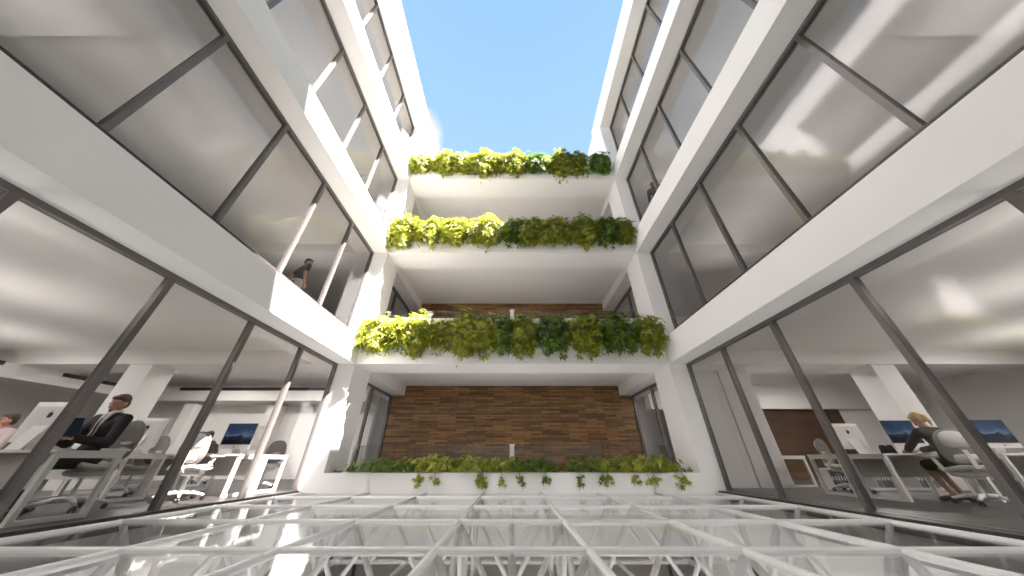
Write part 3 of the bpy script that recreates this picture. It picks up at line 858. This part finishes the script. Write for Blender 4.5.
def fill_light(name, loc, sx_, sy_, watt, up=True, tilt=0.0):  # bare area light with no fitting, added as fill
    l = bpy.data.lights.new(name, 'AREA'); l.shape = 'RECTANGLE'; l.size = sx_; l.size_y = sy_; l.energy = watt; l.color = (1, .965, .93)
    o = bpy.data.objects.new(name, l); C.objects.link(o); o.location = loc; o.rotation_euler = ((PI if up else 0)+tilt, 0, 0)
for q in (-1, 1):
    for k in (1, 2, 3):                                   # added fill without fittings, out of view, brightens the upper office ceilings
        for y in (1.2, 4.2, 7.2): fill_light('office_fill', (q*(7.6 if k == 1 else 6.9), y, S*k+1.4), .5, 1.2, KU)
    for x, y in ((6.3, 1.8), (9.3, 4.2), (12.6, 6.3), (7.5, -.8)): fill_light('office_fill', (q*x, y, 1.8), 1.0, .6, K0)  # unseen fill added to brighten the ground-floor office ceilings
    for x, y in ((6.2, 1.8), (8.8, 3.4), (12.0, 5.6)): fill_light('ceiling_fill', (q*x, y, 3.25), 1.2, .4, K1, False)  # added downward fill outside the view, for desks and people
    for x in (7.5, 10.5): fill_light('ceiling_fill', (q*x, 9.7, 3.24), 1.2, .4, K1, False)  # added fill hidden by the beam, lights the rear of the offices
for k in (0, 1, 2): fill_light('balcony_fill', (0, 9.6, S*k+.12), 7.5, .25, KB)  # added fill hidden behind the parapets, lifts soffits and wood wall
for x in (-2.5, 2.5): fill_light('hall_fill', (x, 3.5, -3.8), 1.5, 4, KH)  # unseen fill added under the skylight to brighten the lower hall

w = bpy.data.worlds.new('sky'); scene.world = w; w.use_nodes = True
nt = w.node_tree; N, L = nt.nodes, nt.links
bg = N['Background']
tc = N.new('ShaderNodeTexCoord'); sp = N.new('ShaderNodeSeparateXYZ'); L.new(tc.outputs['Generated'], sp.inputs[0])
rp = N.new('ShaderNodeValToRGB'); el = rp.color_ramp.elements
el[0].position = 0; el[0].color = (.62, .58, .54, 1); el[1].position = 1; el[1].color = (.34, .62, 1.0, 1)
for p, c in ((.49, (.62, .58, .54)), (.51, (.85, .93, 1.0)), (.75, (.60, .82, 1.0)), (.9, (.45, .71, 1.0))):
    e = el.new(p); e.color = (*c, 1)
mr = N.new('ShaderNodeMapRange'); mr.inputs['From Min'].default_value = -1; mr.inputs['From Max'].default_value = 1
L.new(sp.outputs['Z'], mr.inputs['Value']); L.new(mr.outputs['Result'], rp.inputs['Fac'])
# a white cloud low over the back left
vm = N.new('ShaderNodeVectorMath'); vm.operation = 'DISTANCE'; vm.inputs[1].default_value = (-.33, .50, .80)
nv = N.new('ShaderNodeVectorMath'); nv.operation = 'NORMALIZE'; L.new(tc.outputs['Generated'], nv.inputs[0]); L.new(nv.outputs[0], vm.inputs[0])
no = N.new('ShaderNodeTexNoise'); no.inputs['Scale'].default_value = 9; no.inputs['Detail'].default_value = 6; L.new(nv.outputs[0], no.inputs['Vector'])
ad = N.new('ShaderNodeMath'); ad.operation = 'MULTIPLY_ADD'; ad.inputs[1].default_value = .16; L.new(no.outputs['Fac'], ad.inputs[0]); L.new(vm.outputs['Value'], ad.inputs[2])
cm = N.new('ShaderNodeMapRange'); cm.interpolation_type = 'SMOOTHSTEP'
cm.inputs['From Min'].default_value = .17; cm.inputs['From Max'].default_value = .215; cm.inputs['To Min'].default_value = 1; cm.inputs['To Max'].default_value = 0
L.new(ad.outputs[0], cm.inputs['Value'])
mx = N.new('ShaderNodeMix'); mx.data_type = 'RGBA'; mx.inputs['B'].default_value = (1.1, 1.1, 1.1, 1)
L.new(cm.outputs['Result'], mx.inputs['Factor']); L.new(rp.outputs['Color'], mx.inputs['A'])
L.new(mx.outputs['Result'], bg.inputs['Color']); bg.inputs['Strength'].default_value = .80

# ------------------------------------------------------------------ camera
cam = bpy.data.cameras.new('camera'); co = bpy.data.objects.new('camera', cam); C.objects.link(co)
cam.sensor_width = 36; cam.lens = 36*281.6/1024; cam.clip_start = .02; cam.clip_end = 500
co.location = (0, 0, EYE); co.rotation_euler = (PI/2+math.atan(172/281.6), 0, 0)
scene.camera = co
scene.cycles.max_bounces = 14; scene.cycles.diffuse_bounces = 10; scene.cycles.glossy_bounces = 5; scene.cycles.transparent_max_bounces = 24
scene.view_settings.view_transform = 'Standard'; scene.view_settings.look = 'None'
scene.view_settings.exposure = .38; scene.view_settings.gamma = 1; scene.view_settings.use_curve_mapping = False
